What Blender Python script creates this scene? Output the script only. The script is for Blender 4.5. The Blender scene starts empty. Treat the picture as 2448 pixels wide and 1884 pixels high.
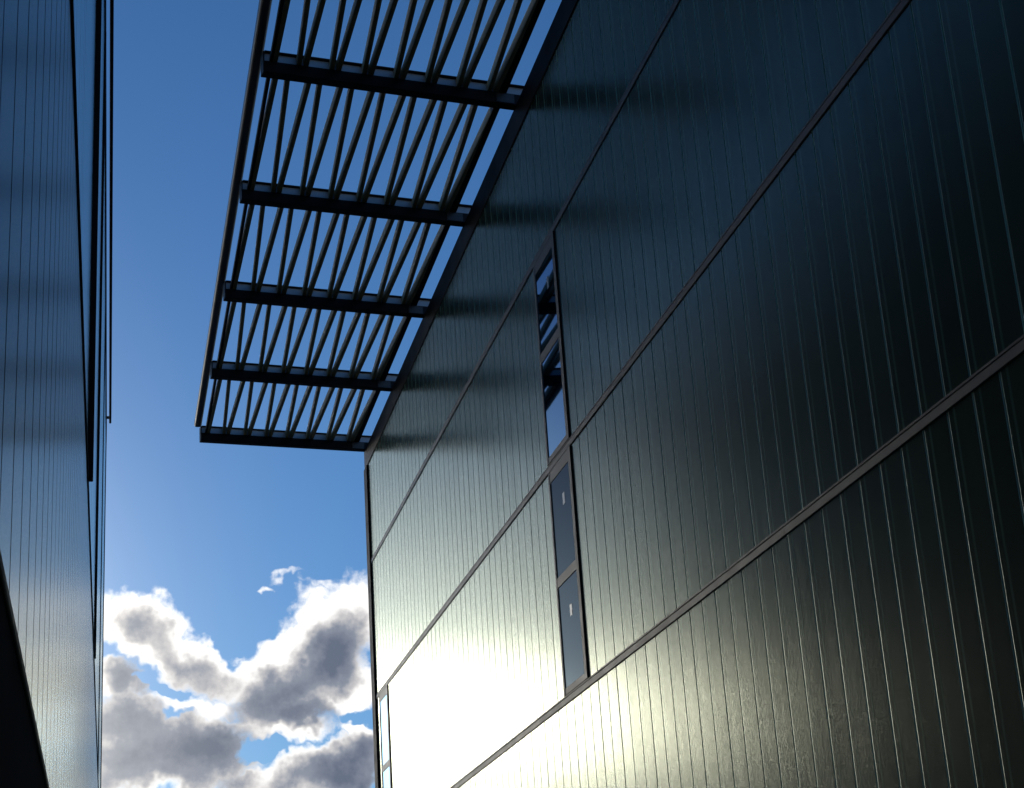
import bpy, bmesh, math, random
from mathutils import Matrix, Vector
random.seed(7)
S = bpy.context.scene
COL = S.collection

# ------------------------------------------------------------------ camera
EYE = 1.65                                    # eye height; heights "above eye" below get EYE added
yaw, pitch, roll = math.radians(13.662), math.radians(19.875), math.radians(-3.816)
fw = Vector((math.sin(yaw)*math.cos(pitch), math.cos(yaw)*math.cos(pitch), math.sin(pitch)))
r0 = Vector((math.cos(yaw), -math.sin(yaw), 0.0))
u0 = r0.cross(fw)
rt = math.cos(roll)*r0 + math.sin(roll)*u0
up = -math.sin(roll)*r0 + math.cos(roll)*u0
cam = bpy.data.cameras.new('camera')
cam.sensor_fit = 'HORIZONTAL'; cam.sensor_width = 36.0; cam.lens = 62.737
cam.clip_start = 0.02; cam.clip_end = 5000.0
camo = bpy.data.objects.new('camera', cam); COL.objects.link(camo)
m = Matrix((rt, up, -fw)).transposed().to_4x4(); m.translation = (0, 0, EYE)
camo.matrix_world = m
S.camera = camo

# ------------------------------------------------------------------ sun and exposure
SUN_AZ, SUN_EL = -11.3, 9.6                   # degrees; azimuth from +Y towards +X
sl = bpy.data.lights.new('sun', 'SUN'); sl.energy = 0.12; sl.angle = math.radians(3.0); sl.color = (1.0, 0.91, 0.74)
so = bpy.data.objects.new('sun', sl); COL.objects.link(so)
a, e = math.radians(SUN_AZ), math.radians(SUN_EL)
sdir = Vector((math.sin(a)*math.cos(e), math.cos(a)*math.cos(e), math.sin(e)))
so.rotation_euler = sdir.to_track_quat('Z', 'Y').to_euler()
so.location = sdir*80
vs = S.view_settings
vs.view_transform = 'Standard'; vs.look = 'None'; vs.gamma = 1.0; vs.use_curve_mapping = False
vs.exposure = 0.0

# ------------------------------------------------------------------ sky with clouds
W = bpy.data.worlds.new('World'); S.world = W; W.use_nodes = True
nt = W.node_tree; nt.nodes.clear()
def N(t, **kw):
    n = nt.nodes.new(t)
    for k, v in kw.items(): setattr(n, k, v)
    return n
def L(a_, b_): nt.links.new(a_, b_)
def put(sock, v):
    if hasattr(v, 'is_output') or isinstance(v, bpy.types.NodeSocket): L(v, sock)
    else: sock.default_value = v
def M(op, a_, b_=0.0, c_=0.0, clamp=False):
    n = N('ShaderNodeMath', operation=op); n.use_clamp = clamp
    put(n.inputs[0], a_); put(n.inputs[1], b_); put(n.inputs[2], c_)
    return n.outputs[0]
def ramp(v, lo, hi, smooth=True, to0=0.0, to1=1.0):
    n = N('ShaderNodeMapRange'); n.interpolation_type = 'SMOOTHSTEP' if smooth else 'LINEAR'
    put(n.inputs['Value'], v); n.inputs['From Min'].default_value = lo; n.inputs['From Max'].default_value = hi
    n.inputs['To Min'].default_value = to0; n.inputs['To Max'].default_value = to1
    return n.outputs['Result']
def noise(vec, scale, detail, rough, dist=0.0, lac=2.0):
    n = N('ShaderNodeTexNoise'); n.noise_dimensions = '3D'
    L(vec, n.inputs['Vector']); n.inputs['Scale'].default_value = scale
    n.inputs['Detail'].default_value = detail; n.inputs['Roughness'].default_value = rough
    n.inputs['Lacunarity'].default_value = lac; n.inputs['Distortion'].default_value = dist
    return n
# cumulus masses: (azimuth, elevation, half width, half height in degrees, tilt, weight)
POS = [
    (0.57, 13.18, 0.79, 0.70, 0, 1.00), (1.61, 12.80, 1.21, 0.79, -35, 1.00), (2.71, 11.92, 1.17, 0.70, -35, 1.00),
    (3.76, 11.26, 1.03, 0.51, -20, 0.90), (5.61, 11.56, 1.54, 0.93, 30, 1.00), (7.26, 12.41, 1.54, 1.17, 35, 1.10),
    (7.99, 13.15, 0.93, 0.79, 0, 0.90), (6.28, 10.50, 1.54, 0.79, 10, 1.00), (7.92, 11.01, 0.75, 1.17, 0, 0.90),
    (0.64, 11.13, 0.79, 0.47, 0, 0.80), (3.07, 10.44, 1.96, 0.33, -5, 0.60), (5.57, 9.63, 1.54, 0.33, 0, 0.60),
    (1.05, 9.70, 1.96, 0.89, -5, 1.20), (2.85, 9.51, 1.64, 0.70, -10, 1.00), (1.73, 8.80, 2.80, 0.84, 0, 1.20),
    (7.14, 8.31, 1.78, 0.70, 15, 1.20), (8.30, 8.83, 0.93, 0.47, 10, 1.00), (5.45, 8.03, 1.40, 0.28, 0, 0.80),
    (8.09, 9.47, 0.42, 0.23, 0, 0.70), (5.32, 13.84, 0.20, 0.09, 0, 0.34), (5.99, 14.17, 0.30, 0.08, 15, 0.16),
    (7.07, 14.08, 0.30, 0.08, 0, 0.16), (8.26, 14.15, 0.28, 0.28, 0, 0.20), (5.34, 12.39, 0.42, 0.28, 0, 0.70),
    (4.41, 12.01, 0.33, 0.14, 0, 0.50)]
NEG = [
    (1.99, 11.07, 0.75, 0.21, -15, 1.20), (5.15, 8.89, 0.89, 0.37, 5, 1.30), (8.11, 9.87, 0.61, 0.28, 10, 1.00),
    (4.47, 12.73, 0.93, 1.21, 0, 0.80), (2.39, 10.32, 0.42, 0.19, 0, 0.70)]
# grey undersides and cores of those masses
DARK = [
    (1.61, 12.85, 0.89, 0.51, -30, 0.75),    (2.71, 11.88, 0.89, 0.44, -30, 0.70),    (3.44, 11.23, 1.07, 0.40, -15, 0.55),    (7.33, 11.76, 1.26, 0.93, 40, 1.10),    (5.82, 10.61, 1.40, 0.77, 20, 1.05),    (6.36, 9.95, 0.98, 0.37, -5, 0.90),    (0.90, 11.16, 0.75, 0.47, 10, 0.85),    (1.27, 9.91, 1.78, 0.70, -8, 1.00),    (2.17, 9.05, 2.62, 0.89, 0, 1.15),    (3.88, 9.52, 0.79, 0.37, -10, 0.90),    (1.82, 8.36, 1.96, 0.42, 0, 0.90),    (7.50, 8.29, 1.73, 0.65, 12, 1.10),    (8.35, 8.74, 0.65, 0.47, 0, 0.90),    (6.13, 7.91, 0.79, 0.28, 0, 0.70),    (4.41, 8.03, 0.65, 0.23, 0, 0.50),]
tc = N('ShaderNodeTexCoord')
vn = N('ShaderNodeVectorMath', operation='NORMALIZE'); L(tc.outputs['Generated'], vn.inputs[0])
DIR = vn.outputs[0]
# domain warp so the cloud outlines billow
wn = noise(DIR, 24.0, 4.0, 0.66)
wv = N('ShaderNodeVectorMath', operation='SUBTRACT'); L(wn.outputs['Color'], wv.inputs[0]); wv.inputs[1].default_value = (0.5, 0.5, 0.5)
ws = N('ShaderNodeVectorMath', operation='SCALE'); L(wv.outputs[0], ws.inputs[0]); ws.inputs['Scale'].default_value = 0.042
wa = N('ShaderNodeVectorMath', operation='ADD'); L(DIR, wa.inputs[0]); L(ws.outputs[0], wa.inputs[1])
sx = N('ShaderNodeSeparateXYZ'); L(wa.outputs[0], sx.inputs[0])
az = M('MULTIPLY', M('ARCTAN2', sx.outputs[0], sx.outputs[1]), 57.29578)
el = M('MULTIPLY', M('ARCSINE', sx.outputs[2]), 57.29578)
pc = N('ShaderNodeCombineXYZ'); L(az, pc.inputs[0]); L(el, pc.inputs[1]); pc.inputs[2].default_value = 1.0
def blob(az0, el0, wx, wy, tilt, wt, grow=1.3):
    c_, s_ = math.cos(math.radians(tilt)), math.sin(math.radians(tilt)); wx *= grow; wy *= grow
    q = []
    for (ax, ay) in ((c_/wx, s_/wx), (-s_/wy, c_/wy)):
        d = N('ShaderNodeVectorMath', operation='DOT_PRODUCT'); L(pc.outputs[0], d.inputs[0])
        d.inputs[1].default_value = (ax, ay, -(ax*az0+ay*el0)); q.append(d.outputs['Value'])
    d2 = M('MULTIPLY_ADD', q[0], q[0], M('MULTIPLY', q[1], q[1]))
    return M('MULTIPLY_ADD', d2, -wt, wt)             # wt*(1-d2)
def union(lst, k, grow=1.3):
    acc_ = -0.7
    for b in lst: acc_ = M('SMOOTH_MAX', acc_, blob(*b, grow=grow), k)
    return acc_
acc = union(POS, 0.22)
neg = M('MAXIMUM', union(NEG, 0.05, 1.0), 0.0)
acc = M('MULTIPLY_ADD', neg, -0.9, acc)
# the rest of the sky carries the same low broken cumulus
far = noise(DIR, 6.0, 2.0, 0.55).outputs['Fac']
gen = M('SUBTRACT', ramp(far, 0.36, 0.66, False, -0.6, 1.3), ramp(el, 8.0, 13.5, False, 0.0, 1.7))
outside = ramp(M('ABSOLUTE', M('SUBTRACT', az, 4.4)), 4.6, 6.5)
acc = M('MAXIMUM', acc, M('SUBTRACT', gen, M('MULTIPLY', M('SUBTRACT', 1.0, outside), 3.0)))
n1 = noise(DIR, 42.0, 8.0, 0.70).outputs['Fac']
nz1 = M('SUBTRACT', n1, 0.5)
rho = M('MULTIPLY_ADD', nz1, 1.7, acc)
alpha = ramp(rho, -0.26, 0.52)
core = M('MAXIMUM', union(DARK, 0.35, 1.3), M('MULTIPLY_ADD', outside, 3.0, M('SUBTRACT', gen, 3.2)))
n3 = M('SUBTRACT', noise(DIR, 17.0, 2.0, 0.5).outputs['Fac'], 0.5)
thick = ramp(M('MULTIPLY_ADD', n3, 1.0, M('MULTIPLY_ADD', nz1, 1.15, core)), -0.45, 1.10, False)
cc = N('ShaderNodeValToRGB'); L(thick, cc.inputs[0])
cr = cc.color_ramp
cr.elements[0].position = 0.0; cr.elements[0].color = (1.25, 1.23, 1.20, 1)
cr.elements[1].position = 1.0; cr.elements[1].color = (0.12, 0.15, 0.22, 1)
for p, c in ((0.25, (0.98, 0.965, 0.95, 1)), (0.45, (0.60, 0.59, 0.60, 1)), (0.70, (0.25, 0.28, 0.35, 1))):
    el_ = cr.elements.new(p); el_.color = c
sky = N('ShaderNodeTexSky', sky_type='NISHITA'); sky.sun_disc = False
sky.sun_elevation = math.radians(SUN_EL); sky.sun_rotation = math.radians(SUN_AZ)
sky.altitude = 0.0; sky.air_density = 1.0; sky.dust_density = 0.12; sky.ozone_density = 6.0
bg = N('ShaderNodeBackground'); L(sky.outputs[0], bg.inputs[0]); bg.inputs[1].default_value = 0.112
bc = N('ShaderNodeBackground'); L(cc.outputs[0], bc.inputs[0]); bc.inputs[1].default_value = 1.0
mx = N('ShaderNodeMixShader'); L(alpha, mx.inputs[0]); L(bg.outputs[0], mx.inputs[1]); L(bc.outputs[0], mx.inputs[2])
# bright aureole of thin haze round the low sun
sd = N('ShaderNodeVectorMath', operation='DOT_PRODUCT'); L(DIR, sd.inputs[0]); sd.inputs[1].default_value = tuple(sdir)
theta = M('MULTIPLY', M('ARCCOSINE', M('MINIMUM', sd.outputs['Value'], 0.999999)), 57.29578)
aur = M('MULTIPLY', M('POWER', 2.71828, M('MULTIPLY', theta, -1.0/2.9)), 11.5)
ba = N('ShaderNodeBackground'); ba.inputs[0].default_value = (1.0, 0.94, 0.80, 1); L(aur, ba.inputs[1])
ad = N('ShaderNodeAddShader'); L(mx.outputs[0], ad.inputs[0]); L(ba.outputs[0], ad.inputs[1])
wo = N('ShaderNodeOutputWorld'); L(ad.outputs[0], wo.inputs['Surface'])
S.cycles.max_bounces = 4; S.cycles.diffuse_bounces = 2; S.cycles.glossy_bounces = 3; S.cycles.transmission_bounces = 0; S.cycles.transparent_max_bounces = 2
W.cycles.sampling_method = 'NONE'

# ------------------------------------------------------------------ materials
def new_mat(name):
    mt = bpy.data.materials.new(name); mt.use_nodes = True
    return mt, mt.node_tree, mt.node_tree.nodes['Principled BSDF']
def metal(name, col, rough, metallic=0.0, var=0.25, scale=3.0, spec=0.5):
    mt, t, p = new_mat(name)
    tcn = t.nodes.new('ShaderNodeTexCoord')
    nz = t.nodes.new('ShaderNodeTexNoise'); nz.inputs['Scale'].default_value = scale; nz.inputs['Detail'].default_value = 6
    t.links.new(tcn.outputs['Object'], nz.inputs['Vector'])
    mixn = t.nodes.new('ShaderNodeMix'); mixn.data_type = 'RGBA'
    mixn.inputs['A'].default_value = tuple(c*(1-var) for c in col)+(1,)
    mixn.inputs['B'].default_value = tuple(c*(1+var) for c in col)+(1,)
    t.links.new(nz.outputs['Fac'], mixn.inputs['Factor']); t.links.new(mixn.outputs['Result'], p.inputs['Base Color'])
    mr = t.nodes.new('ShaderNodeMapRange'); mr.inputs['To Min'].default_value = rough*0.8; mr.inputs['To Max'].default_value = min(1, rough*1.25)
    t.links.new(nz.outputs['Fac'], mr.inputs['Value']); t.links.new(mr.outputs['Result'], p.inputs['Roughness'])
    p.inputs['Metallic'].default_value = metallic; p.inputs['Specular IOR Level'].default_value = spec
    return mt
def channel_glass(name, rough, bump_strength, tint=(0.100, 0.135, 0.092), ghost=True, refl=(0.86, 0.93, 0.81), ior=1.5):
    """cast, textured U-profile glass: dark green body, rough cast surface, the flange showing through as a paler strip"""
    mt, t, p = new_mat(name)
    nd = t.nodes; lk = t.links
    tcn = nd.new('ShaderNodeTexCoord'); oi = nd.new('ShaderNodeObjectInfo')
    off = nd.new('ShaderNodeVectorMath'); off.operation = 'SCALE'; off.inputs[0].default_value = (13.1, 7.7, 29.3)
    lk.new(oi.outputs['Random'], off.inputs['Scale'])
    add = nd.new('ShaderNodeVectorMath'); add.operation = 'ADD'; lk.new(tcn.outputs['Object'], add.inputs[0]); lk.new(off.outputs[0], add.inputs[1])
    # cast grain
    g1 = nd.new('ShaderNodeTexNoise'); g1.inputs['Scale'].default_value = 125; g1.inputs['Detail'].default_value = 1; g1.inputs['Roughness'].default_value = 0.6
    lk.new(add.outputs[0], g1.inputs['Vector'])
    # long drawn ripple along the profile
    mp = nd.new('ShaderNodeMapping'); mp.inputs['Scale'].default_value = (9, 9, 0.35); lk.new(add.outputs[0], mp.inputs['Vector'])
    g2 = nd.new('ShaderNodeTexNoise'); g2.inputs['Scale'].default_value = 1.0; g2.inputs['Detail'].default_value = 2; lk.new(mp.outputs[0], g2.inputs['Vector'])
    b2 = nd.new('ShaderNodeBump'); b2.inputs['Strength'].default_value = 0.03; b2.inputs['Distance'].default_value = 0.01
    lk.new(g2.outputs['Fac'], b2.inputs['Height'])
    b1 = nd.new('ShaderNodeBump'); b1.inputs['Strength'].default_value = bump_strength; b1.inputs['Distance'].default_value = 0.002
    lk.new(g1.outputs['Fac'], b1.inputs['Height']); lk.new(b2.outputs['Normal'], b1.inputs['Normal'])
    # tint, per-panel variation, flange strip
    col = nd.new('ShaderNodeMix'); col.data_type = 'RGBA'
    col.inputs['A'].default_value = tuple(c*0.85 for c in tint)+(1,); col.inputs['B'].default_value = tuple(c*1.2 for c in tint)+(1,)
    lk.new(oi.outputs['Random'], col.inputs['Factor'])
    out = col.outputs['Result']
    if ghost:
        sp = nd.new('ShaderNodeSeparateXYZ'); lk.new(tcn.outputs['Object'], sp.inputs[0])
        q = nd.new('ShaderNodeMath'); q.operation = 'SUBTRACT'; lk.new(sp.outputs[1], q.inputs[0]); q.inputs[1].default_value = 0.238
        qa = nd.new('ShaderNodeMath'); qa.operation = 'ABSOLUTE'; lk.new(q.outputs[0], qa.inputs[0])
        mr = nd.new('ShaderNodeMapRange'); mr.interpolation_type = 'SMOOTHSTEP'; lk.new(qa.outputs[0], mr.inputs['Value'])
        mr.inputs['From Min'].default_value = 0.003; mr.inputs['From Max'].default_value = 0.022
        mr.inputs['To Min'].default_value = 1.0; mr.inputs['To Max'].default_value = 0.0
        gm = nd.new('ShaderNodeMix'); gm.data_type = 'RGBA'; lk.new(mr.outputs['Result'], gm.inputs['Factor'])
        lk.new(out, gm.inputs['A']); gm.inputs['B'].default_value = (0.19, 0.31, 0.225, 1)
        out = gm.outputs['Result']
    gl = nd.new('ShaderNodeBsdfGlossy'); gl.distribution = 'MULTI_GGX'; gl.inputs['Color'].default_value = refl+(1,); gl.inputs['Roughness'].default_value = rough
    if bump_strength > 0:
        sm = nd.new('ShaderNodeMapping'); sm.inputs['Scale'].default_value = (14, 14, 0.5); lk.new(add.outputs[0], sm.inputs['Vector'])
        g3 = nd.new('ShaderNodeTexNoise'); g3.inputs['Scale'].default_value = 1.0; g3.inputs['Detail'].default_value = 3; lk.new(sm.outputs[0], g3.inputs['Vector'])
        r1 = nd.new('ShaderNodeMapRange'); lk.new(g1.outputs['Fac'], r1.inputs['Value'])
        r1.inputs['From Min'].default_value = 0.30; r1.inputs['From Max'].default_value = 0.70; r1.inputs['To Min'].default_value = 0.38; r1.inputs['To Max'].default_value = 1.48  # grain noise varies the reflection colour, painting in the cast surface's sparkle
        r3 = nd.new('ShaderNodeMapRange'); lk.new(g3.outputs['Fac'], r3.inputs['Value'])
        r3.inputs['From Min'].default_value = 0.3; r3.inputs['From Max'].default_value = 0.7; r3.inputs['To Min'].default_value = 0.88; r3.inputs['To Max'].default_value = 1.06
        mm_ = nd.new('ShaderNodeMath'); mm_.operation = 'MULTIPLY'; lk.new(r1.outputs[0], mm_.inputs[0]); lk.new(r3.outputs[0], mm_.inputs[1])
        sc = nd.new('ShaderNodeVectorMath'); sc.operation = 'SCALE'; sc.inputs[0].default_value = refl; lk.new(mm_.outputs[0], sc.inputs['Scale'])
        lk.new(sc.outputs[0], gl.inputs['Color'])
    df = nd.new('ShaderNodeBsdfDiffuse'); lk.new(out, df.inputs['Color'])
    fr = nd.new('ShaderNodeFresnel'); fr.inputs['IOR'].default_value = ior
    if bump_strength > 0: lk.new(b1.outputs['Normal'], gl.inputs['Normal'])
    ms = nd.new('ShaderNodeMixShader'); lk.new(fr.outputs[0], ms.inputs[0]); lk.new(df.outputs[0], ms.inputs[1]); lk.new(gl.outputs[0], ms.inputs[2])
    lk.new(ms.outputs[0], nd['Material Output'].inputs['Surface']); nd.remove(p)
    return mt
MAT = {}
MAT['glass'] = channel_glass('cast_channel_glass', 0.170, 0.40)
MAT['edge'] = channel_glass('lit_glass_edge', 0.30, 0.0, tint=(0.42, 0.72, 0.55), ghost=False, refl=(0.90, 1.0, 0.90), ior=2.0)  # bright green base paints in the light glowing through the edges
MAT['glass_smooth'] = channel_glass('smooth_channel_glass', 0.14, 0.0, ghost=False, refl=(0.88, 0.97, 0.95), ior=1.6)
MAT['glass_left'] = channel_glass('channel_glass_shade', 0.24, 0.0, ghost=False, refl=(1.0, 0.99, 0.95), ior=1.7)
MAT['seal'] = metal('dark_sealant', (0.018, 0.024, 0.021), 0.7)
MAT['alu'] = metal('bronze_grey_aluminium', (0.32, 0.275, 0.23), 0.5, 0.0, 0.15, 6.0)
MAT['black'] = metal('black_painted_steel', (0.014, 0.014, 0.014), 0.5, spec=0.15)
MAT['slat'] = metal('sunlit_brown_steel', (0.70, 0.49, 0.27), 0.6, spec=0.1)  # dark slats; the brown of warm sunlight is put into the base colour
MAT['galv'] = metal('galvanised_steel', (0.40, 0.42, 0.45), 0.42, 0.3)
MAT['fascia'] = metal('charcoal_fascia', (0.035, 0.032, 0.034), 0.38, 0.0, 0.2, spec=0.6)
MAT['trim'] = metal('dark_bronze_trim', (0.022, 0.018, 0.016), 0.6, spec=0.12)
MAT['paper'] = metal('paper_label', (0.85, 0.82, 0.76), 0.32, 0, 0.04, spec=0.7)
MAT['roof'] = metal('roof_membrane', (0.12, 0.12, 0.12), 0.9)
MAT['plinth'] = metal('black_plinth_sheet', (0.010, 0.009, 0.009), 0.95, spec=0.02)
mt, t, p = new_mat('window_glass')
gl = t.nodes.new('ShaderNodeBsdfGlossy'); gl.inputs['Color'].default_value = (0.42, 0.68, 1.0, 1); gl.inputs['Roughness'].default_value = 0.02   # blue solar coating
df = t.nodes.new('ShaderNodeBsdfDiffuse'); df.inputs['Color'].default_value = (0.006, 0.008, 0.010, 1)
fr = t.nodes.new('ShaderNodeFresnel'); fr.inputs['IOR'].default_value = 2.1
ms = t.nodes.new('ShaderNodeMixShader'); t.links.new(fr.outputs[0], ms.inputs[0])
t.links.new(df.outputs[0], ms.inputs[1]); t.links.new(gl.outputs[0], ms.inputs[2]); t.links.new(ms.outputs[0], t.nodes['Material Output'].inputs['Surface']); t.nodes.remove(p)
MAT['pane'] = mt
mt, t, p = new_mat('obscured_window_glass')
gl = t.nodes.new('ShaderNodeBsdfGlossy'); gl.inputs['Color'].default_value = (0.55, 0.72, 0.9, 1); gl.inputs['Roughness'].default_value = 0.10
df = t.nodes.new('ShaderNodeBsdfDiffuse'); df.inputs['Color'].default_value = (0.014, 0.024, 0.036, 1)
ms = t.nodes.new('ShaderNodeMixShader'); ms.inputs[0].default_value = 0.07
t.links.new(df.outputs[0], ms.inputs[1]); t.links.new(gl.outputs[0], ms.inputs[2]); t.links.new(ms.outputs[0], t.nodes['Material Output'].inputs['Surface']); t.nodes.remove(p)
MAT['pane_dull'] = mt
# paved lane
mt, t, p = new_mat('paving')
tcn = t.nodes.new('ShaderNodeTexCoord'); br = t.nodes.new('ShaderNodeTexBrick'); br.inputs['Scale'].default_value = 1.0
br.inputs['Brick Width'].default_value = 0.6; br.inputs['Row Height'].default_value = 0.3; br.inputs['Mortar Size'].default_value = 0.006
br.inputs['Color1'].default_value = (0.16, 0.155, 0.145, 1); br.inputs['Color2'].default_value = (0.12, 0.118, 0.112, 1); br.inputs['Mortar'].default_value = (0.05, 0.05, 0.048, 1)
t.links.new(tcn.outputs['Object'], br.inputs['Vector']); t.links.new(br.outputs['Color'], p.inputs['Base Color']); p.inputs['Roughness'].default_value = 0.85
MAT['paving'] = mt

# ------------------------------------------------------------------ helpers
def mesh_from(name, verts, faces, mat, smooth=False):
    me = bpy.data.meshes.new(name); me.from_pydata(verts, [], faces)
    bm = bmesh.new(); bm.from_mesh(me); bmesh.ops.recalc_face_normals(bm, faces=bm.faces); bm.to_mesh(me); bm.free()
    me.materials.append(MAT[mat])
    if smooth:
        for pl in me.polygons: pl.use_smooth = True
    return me
def link(name, me, parent=None, loc=(0, 0, 0), rotz=0.0):
    o = bpy.data.objects.new(name, me); COL.objects.link(o)
    o.location = loc; o.rotation_euler = (0, 0, rotz)
    if parent is not None: o.parent = parent
    return o
def box_data(x0, x1, y0, y1, z0, z1, ch=0.0):
    """box with chamfered edges along its longest direction left square; ch = chamfer on all edges via bmesh"""
    return (x0, x1, y0, y1, z0, z1, ch)
def box_mesh(name, mat, *boxes, ch=0.004):
    bm = bmesh.new()
    for (x0, x1, y0, y1, z0, z1) in boxes:
        r = bmesh.ops.create_cube(bm, size=1.0)
        for v in r['verts']:
            v.co = Vector((x0+(v.co.x+.5)*(x1-x0), y0+(v.co.y+.5)*(y1-y0), z0+(v.co.z+.5)*(z1-z0)))
    if ch > 0:
        bmesh.ops.bevel(bm, geom=list(bm.edges), offset=ch, segments=1, affect='EDGES', clamp_overlap=True)
    me = bpy.data.meshes.new(name); bm.to_mesh(me); bm.free(); me.materials.append(MAT[mat])
    return me
def part(name, mat, parent, *boxes, ch=0.004, label=None):
    """mesh given in world coordinates relative to its parent's origin"""
    o = link(name, box_mesh(name, mat, *boxes, ch=ch), parent)
    if label: o['label'] = label
    return o
def thing(name, label, cat, loc=(0, 0, 0), rotz=0.0, group=None):
    o = bpy.data.objects.new(name, None); COL.objects.link(o); o.empty_display_size = 0.3
    o.location = loc; o.rotation_euler = (0, 0, rotz); o['label'] = label; o['category'] = cat
    if group: o['group'] = group
    return o
def extrude_profile(name, pts, mat, length, axis='Z', closed_caps=True, smooth=False):
    """pts: 2-D outline; axis 'Z': (x, y) swept in z; axis 'Y': (x, z) swept in y"""
    n = len(pts); vs_, fs = [], []
    for k in (0, 1):
        for (p_, q_) in pts:
            vs_.append((p_, q_, length*k) if axis == 'Z' else (p_, length*k, q_))
    for i in range(n):
        j = (i+1) % n; fs.append((i, j, n+j, n+i))
    fs.append(tuple(range(n))[::-1]); fs.append(tuple(range(n, 2*n)))
    return mesh_from(name, vs_, fs, mat, smooth)

# ------------------------------------------------------------------ ground
gm = mesh_from('ground', [(-600, -600, 0), (600, -600, 0), (600, 600, 0), (-600, 600, 0)], [(0, 1, 2, 3)], 'paving')
g = link('ground', gm); g['kind'] = 'structure'

# ------------------------------------------------------------------ right building
PW = 0.331                                     # module of the glass channels
DX = 4.819                                     # facade plane
Y0 = 17.345                                    # joint number 0
def yk(k): return Y0 - k*PW
T1, T2, T3 = 8.478+EYE, 5.969+EYE, 3.396+EYE   # top edges of the three rails
RAIL = 0.088
ZTOP = 10.655+EYE                              # roof edge
BAND = 10.29+EYE                               # underside of the black roof band
YEND = 31.95                                   # far corner
ZBASE = 0.35
RB = thing('glass_building', 'tall building of dark green channel glass with thin metal rails on the right', 'building', (DX, 20.0, 0.0))
ox, oy = DX, 20.0                              # parts below are given relative to this base
def rb(name, mat, *boxes, ch=0.004, label=None, parent=None):
    bs = [(x0-ox, x1-ox, y0-oy, y1-oy, z0, z1) for (x0, x1, y0, y1, z0, z1) in boxes]
    return part(name, mat, parent or RB, *bs, ch=ch, label=label)
YNEAR = -9.0
rb('wall_core', 'seal', (DX+0.022, DX+13.8, YNEAR+0.05, YEND-0.06, 0.0, ZTOP-0.09), ch=0.0)
rb('roof', 'roof', (DX+0.16, DX+13.9, YNEAR, YEND-0.02, ZTOP-0.085, ZTOP-0.005), ch=0.0)
rb('plinth', 'plinth', (DX-0.012, DX+0.10, YNEAR, YEND-0.40, 0.0, ZBASE-0.01))
# one cast glass channel: flat face, rounded arrises, short returns
def panel_mesh(name, height, mat, wid=PW-0.007, rad=0.018, depth=0.030, seg=7, edge='edge', near=0.003):
    pts = [(depth, 0.0)]
    for i in range(3):
        t_ = math.pi/2*i/2
        pts.append((near-near*math.sin(t_), near-near*math.cos(t_)))
    for i in range(seg+1):
        t_ = math.pi/2*(1-i/seg)
        pts.append((rad-rad*math.sin(t_), wid-rad+rad*math.cos(t_)))
    pts.append((depth, wid))
    me = extrude_profile(name, pts, mat, height)
    me.materials.append(MAT[edge])
    for pl in me.polygons:                     # the rounded arrises are smooth and fire-polished
        c = pl.center
        if len(pl.vertices) == 4 and c.x < rad and (c.y < near or c.y > wid-rad):
            pl.material_index = 1
    return me
rows = [('lower', ZBASE, T3-RAIL, 28), ('second', T3, T2-RAIL, 28), ('third', T2, T1-RAIL, 27), ('top', T1, BAND+0.05, 14)]
# windows: module span and rows they replace
WIN1 = (-3, 0)                                 # modules k=-3..0, rows second and third
WIN2 = (-42, -39)                              # far window, row second
KEND = -43
for rname, z0, z1, kmax in rows:
    me = panel_mesh('glass_panel', z1-z0-0.004, 'glass')
    for k in range(KEND, kmax):
        if rname in ('second', 'third') and WIN1[0] <= k < WIN1[1]: continue
        if rname == 'second' and WIN2[0] <= k < WIN2[1]: continue
        y_lo = yk(k+1)                          # panel lies between joints k and k+1
        o = link('glass_panel', me, RB, (DX-ox + random.gauss(0, 0.0004), y_lo+0.0035-oy, z0+0.002), math.radians(random.gauss(0, 0.05)))
    # the run beyond the picture's edge, one joined part
    bm = bmesh.new()
    for k in range(kmax, int((Y0-YNEAR)/PW)):
        tmp = bmesh.new(); tmp.from_mesh(me)
        bmesh.ops.translate(tmp, verts=tmp.verts, vec=(0, yk(k+1)+0.0035-oy, z0+0.002))
        tm = bpy.data.meshes.new('tmp'); tmp.to_mesh(tm); tmp.free(); bm.from_mesh(tm); bpy.data.meshes.remove(tm)
    mm = bpy.data.meshes.new('glass_panel_run'); bm.to_mesh(mm); bm.free(); mm.materials.append(MAT['glass']); mm.materials.append(MAT['edge'])
    o = link('glass_panel_run', mm, RB); o['kind'] = 'stuff'
# rails: a broad lower fillet and a thin upper lip with a shadow groove between
def rail(zt):
    prof = [(0.02, -RAIL), (-0.010, -RAIL), (-0.012, -RAIL+0.002), (-0.012, -0.030), (-0.010, -0.028), (0.004, -0.028),
            (0.004, -0.018), (-0.005, -0.018), (-0.007, -0.016), (-0.007, -0.002), (-0.005, 0.0), (0.02, 0.0)]
    step = 12*PW
    me = extrude_profile('rail', prof, 'alu', step-0.004, 'Y')
    y_ = YEND-0.362
    while y_ - step > YNEAR:
        link('rail', me, RB, (random.gauss(0, 0.0006), y_-step-oy, zt+random.gauss(0, 0.0008)))
        y_ -= step
for zt in (T1, T2, T3): rail(zt)
# corner trim and black roof band
rb('corner_trim', 'trim', (DX-0.034, DX+0.12, YEND-0.36, YEND, 0.0, BAND-0.002), ch=0.006, label='dark bronze corner strip at the far end of the glass wall')
rb('roof_band', 'black', (DX-0.016, DX+0.15, YNEAR, YEND, BAND, ZTOP), ch=0.006, label='black band under the roof edge')
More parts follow.
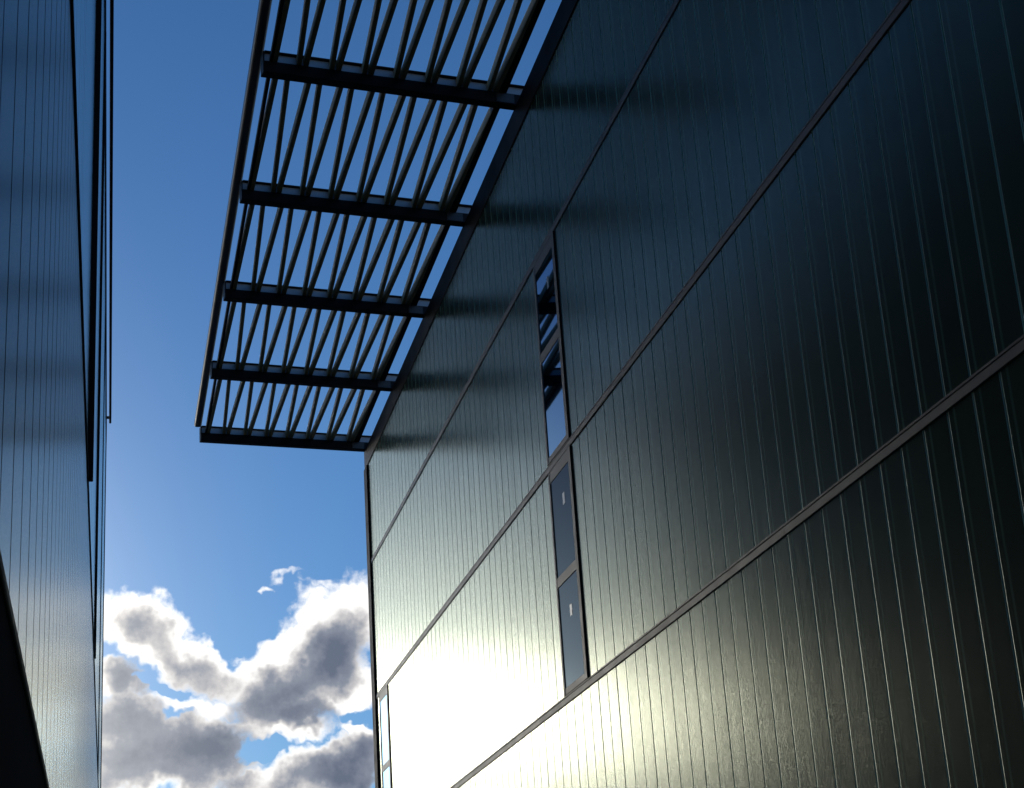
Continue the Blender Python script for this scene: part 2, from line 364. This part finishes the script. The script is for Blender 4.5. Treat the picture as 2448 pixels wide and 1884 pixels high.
# windows
def window(ka, kb, z0, z1, bars, stickers, label, glass='pane'):
    ya, yb = yk(kb), yk(ka)                    # near side, far side
    fx0, fx1 = DX-0.016, DX+0.020
    jn, jf, fr = 0.105, 0.062, 0.070
    w_ = rb('window', 'alu',
            (fx0, fx1, ya+0.004, ya+jn, z0, z1), (fx0, fx1, yb-jf, yb-0.004, z0, z1),
            (fx0+0.004, fx1, ya+jn, yb-jf, z0, z0+fr), (fx0+0.004, fx1, ya+jn, yb-jf, z1-fr*1.9, z1), ch=0.003, label=label)
    rb('gasket', 'black', (fx0-0.002, fx1, ya-0.004, ya+0.003, z0, z1), (fx0+0.004, fx1, yb-0.003, yb+0.004, z0, z1), ch=0.0, parent=w_)
    zs = [z0+fr]
    for (b0, b1) in bars:
        rb('glazing_bar', 'alu', (fx0+0.002, fx1, ya+jn, yb-jf, b0, b1), ch=0.003, parent=w_); zs += [b0, b1]
    zs.append(z1-fr*1.9)
    for i in range(0, len(zs), 2):
        rb('pane', glass, (DX-0.006, DX+0.010, ya+jn-0.004, yb-jf+0.004, zs[i]-0.004, zs[i+1]+0.004), ch=0.0, parent=w_)
    for (sy0, sy1, sz0, sz1) in stickers:
        rb('sticker', 'paper', (DX-0.0085, DX-0.0065, sy0, sy1, sz0+EYE, sz1+EYE), ch=0.0, parent=w_)
    return w_
window(-3, 0, T2+0.004, T1-RAIL-0.002, [(7.165+EYE, 7.28+EYE)], [(17.715, 17.79, 7.875, 8.015)], 'upper slot window mirroring the canopy')
window(-3, 0, T3+0.004, T2-RAIL-0.002, [(4.56+EYE, 4.67+EYE)], [(17.725, 17.81, 5.365, 5.49), (17.765, 17.85, 4.155, 4.275)], 'lower slot window with small paper stickers on its panes', 'pane_dull')
window(-42, -39, T3+0.004, T2-RAIL-0.002, [(4.52+EYE, 4.63+EYE)], [], 'far slot window beside the corner')

# ------------------------------------------------------------------ canopy
ZB = 10.645+EYE
CAN = thing('steel_canopy', 'black steel canopy of zigzag slats jutting over the lane from the roof edge', 'canopy', (3.25, 20.0, ZB))
SK = math.atan(0.15)                           # the beams stand a little out of square
XL, XR = 1.705, 4.80
beam_y = [31.83-3.3*i for i in range(9)]       # at the wall
def byx(yw, x): return yw - 0.15*(XR-x)
bl = (XR-XL)/math.cos(SK)
def beam_parts():
    # along local x from 0 (outer end) to bl + 0.9 (over the roof)
    e_ = bl+0.9
    me0 = box_mesh('beam', 'black', (0, e_, -0.07, 0.07, 0.0, 0.150), ch=0.006)
    me1 = box_mesh('web', 'galv', (0.016, e_-0.02, -0.012, 0.012, 0.151, 0.276), ch=0.0)
    me2 = box_mesh('flange', 'black', (0.02, e_-0.01, -0.060, 0.060, 0.277, 0.292), ch=0.003)
    me3 = box_mesh('end_plate', 'black', (0.0, 0.015, -0.068, 0.068, 0.152, 0.275), ch=0.0)
    me4 = box_mesh('bracket', 'fascia', (bl-0.26, bl-0.03, -0.078, -0.0705, 0.015, 0.135), ch=0.0)
    return me0, me1, me2, me3, me4
bms = beam_parts()
for yw in beam_y:
    b0 = link('beam', bms[0], CAN, (XL-3.25, byx(yw, XL)-20.0, 0.0), SK)
    for nm, me in zip(('web', 'flange', 'end_plate', 'bracket'), bms[1:]): link(nm, me, b0)
# slats: zigzag between neighbouring beams
def slat_mesh(dx, ly):
    w2, z0_, z1_ = 0.028, 0.153, 0.274
    v = []
    for z in (z0_, z1_):
        for (xx, yy) in ((-w2, 0), (w2, 0), (dx+w2, ly), (dx-w2, ly)): v.append((xx, yy, z))
    f = [(0, 1, 2, 3), (4, 5, 6, 7), (0, 1, 5, 4), (1, 2, 6, 5), (2, 3, 7, 6), (3, 0, 4, 7)]
    me = mesh_from('slat', v, f, 'slat')
    bm = bmesh.new(); bm.from_mesh(me); bmesh.ops.bevel(bm, geom=list(bm.edges), offset=0.004, segments=1, affect='EDGES'); bm.to_mesh(me); bm.free()
    return me
def slat_set():
    out = []
    for j in range(7):
        c = 2.18+0.39*j
        out.append((c-0.04, c-0.150)); out.append((c+0.04, c+0.125))
    out.insert(0, (1.855, 1.905))
    return out
cache = {}
for i in range(len(beam_y)-1):
    for (xf, xn) in slat_set():
        yf = byx(beam_y[i], xf)-0.014; yn = byx(beam_y[i+1], xn)+0.014
        key = (round(xn-xf, 3), round(yn-yf, 3))
        if key not in cache: cache[key] = slat_mesh(xn-xf, yn-yf)
        link('slat', cache[key], CAN, (xf-3.25, yf-20.0, 0.0))
YA, YB_ = byx(beam_y[-1], XL), byx(beam_y[0], XL)
def tube(name, cx, w2, z0_, z1_, y0_, y1_, mat, rad=0.02, seg=4, label=None):
    pts = []
    zc = [(cx+w2-rad, z0_+rad, -90), (cx+w2-rad, z1_-rad, 0), (cx-w2+rad, z1_-rad, 90), (cx-w2+rad, z0_+rad, 180)]
    for (px, pz, a0) in zc:
        for s in range(seg+1):
            t_ = math.radians(a0+90*s/seg); pts.append((px+rad*math.cos(t_), pz+rad*math.sin(t_)))
    me = extrude_profile(name, pts, mat, y1_-y0_, 'Y')
    o = link(name, me, CAN, (-3.25, y0_-20.0, 0.0))
    if label: o['label'] = label
    return o
tube('fascia', 1.668, 0.068, 0.295, 0.435, YA-0.1, YB_+0.05, 'fascia', rad=0.045, label='rounded black tube along the outer edge')
for i in range(len(beam_y)-1):                 # edge tubes are cut between the beams
    tube('edge_tube', 1.815, 0.022, 0.155, 0.225, byx(beam_y[i+1], 1.815)+0.013, byx(beam_y[i], 1.815)-0.013, 'black', rad=0.008, seg=2)
    tube('wall_tube', 4.650, 0.045, 0.152, 0.252, byx(beam_y[i+1], 4.65)+0.02, byx(beam_y[i], 4.65)-0.02, 'black', rad=0.010, seg=2)

# ------------------------------------------------------------------ left building
LE, LD = 0.0065, 0.179                         # facade: x = -LD + LE*y
LB = thing('glass_building', 'glass-clad building seen edge-on at the left, its wall mirroring the sky', 'building', (-LD, 0.0, 0.0), -math.atan(LE))
# local frame: +y runs along the facade, +x out of it
LEND, LNEAR = 30.55, -7.0
A_Z = 3.58+EYE; K_Z = 0.765+EYE; LTOP = 10.62+EYE
def lp(name, mat, *boxes, ch=0.004, label=None, parent=None): return part(name, mat, parent or LB, *boxes, ch=ch, label=label)
lp('wall_core', 'seal', (-13.0, -0.024, LNEAR+0.05, LEND-0.05, 0.0, LTOP-0.05), ch=0.0)
lp('roof', 'roof', (-13.1, -0.10, LNEAR, LEND-0.01, LTOP-0.045, LTOP+0.03), ch=0.0)
lp('plinth', 'plinth', (-0.3, -0.003, LNEAR, LEND-0.1, 0.0, K_Z-0.012), ch=0.0, label='black sheet-metal base below the glass')
lp('sill', 'trim', (-0.05, 0.003, LNEAR, LEND-0.1, K_Z-0.010, K_Z+0.014), ch=0.003)
def lpanel(name, height, mat):
    me = panel_mesh(name, height, mat, wid=PW-0.008, rad=0.003, seg=2, edge=mat)
    for v in me.vertices: v.co.x = -v.co.x
    me.flip_normals()
    return me
npan = int((LEND-0.1-LNEAR)/PW)
bm = bmesh.new()                               # dark sealant beads in the joints, a hair proud of the glass
for j in range(npan):
    for (z0, z1, pr) in ((K_Z+0.018, A_Z-0.052, 0.0004), (A_Z+0.006, LTOP-0.352, 0.0002)):
        y_ = LNEAR+0.05+(j+1)*PW+0.175
        r = bmesh.ops.create_cube(bm, size=1.0)
        for v in r['verts']: v.co = Vector((-0.012+(v.co.x+.5)*(0.012+pr), y_-0.0045+(v.co.y+.5)*0.009, z0+(v.co.z+.5)*(z1-z0)))
mm = bpy.data.meshes.new('sealant_beads'); bm.to_mesh(mm); bm.free(); mm.materials.append(MAT['plinth'])
o = link('sealant_beads', mm, LB); o['kind'] = 'stuff'
for (z0, z1, mat) in ((K_Z+0.016, A_Z-0.05, 'glass_left'), (A_Z+0.004, LTOP-0.35, 'glass_smooth')):
    me = lpanel('glass_panel', z1-z0, mat)
    for j in range(npan):
        link('glass_panel', me, LB, (0.0, LNEAR+0.05+j*PW+0.18, z0), math.radians(random.gauss(0, 0.02)))
lp('rail', 'trim', (-0.02, 0.010, LNEAR, LEND-0.05, A_Z-0.048, A_Z+0.002), ch=0.002)
def jamb(y_, pr, wd, z0, z1):
    lp('window_jamb', 'black', (-0.02, pr, y_, y_+wd, z0, z1), ch=0.004)
jamb(11.3, 0.036, 0.10, A_Z+0.004, LTOP-0.36)
jamb(16.8, 0.022, 0.10, A_Z+0.004, LTOP-0.36)
jamb(24.0, 0.012, 0.10, A_Z+0.004, LTOP-0.36)
lp('corner_trim', 'trim', (-0.12, 0.014, LEND-0.12, LEND, 0.0, LTOP-0.05), ch=0.004)
cp = lp('coping', 'black', (0.052, 0.092, LNEAR, LEND-0.25, LTOP-0.02, LTOP+0.16), ch=0.006, label='thin black rail standing off the roof edge')
for q in (LEND-0.30, 13.0, 7.0, 1.0, -5.0): lp('bracket', 'black', (-0.14, 0.053, q, q+0.04, LTOP+0.06, LTOP+0.10), ch=0.0, parent=cp)
lp('fascia', 'black', (-0.02, 0.016, LNEAR, LEND-0.14, LTOP-0.345, LTOP-0.022), ch=0.003)
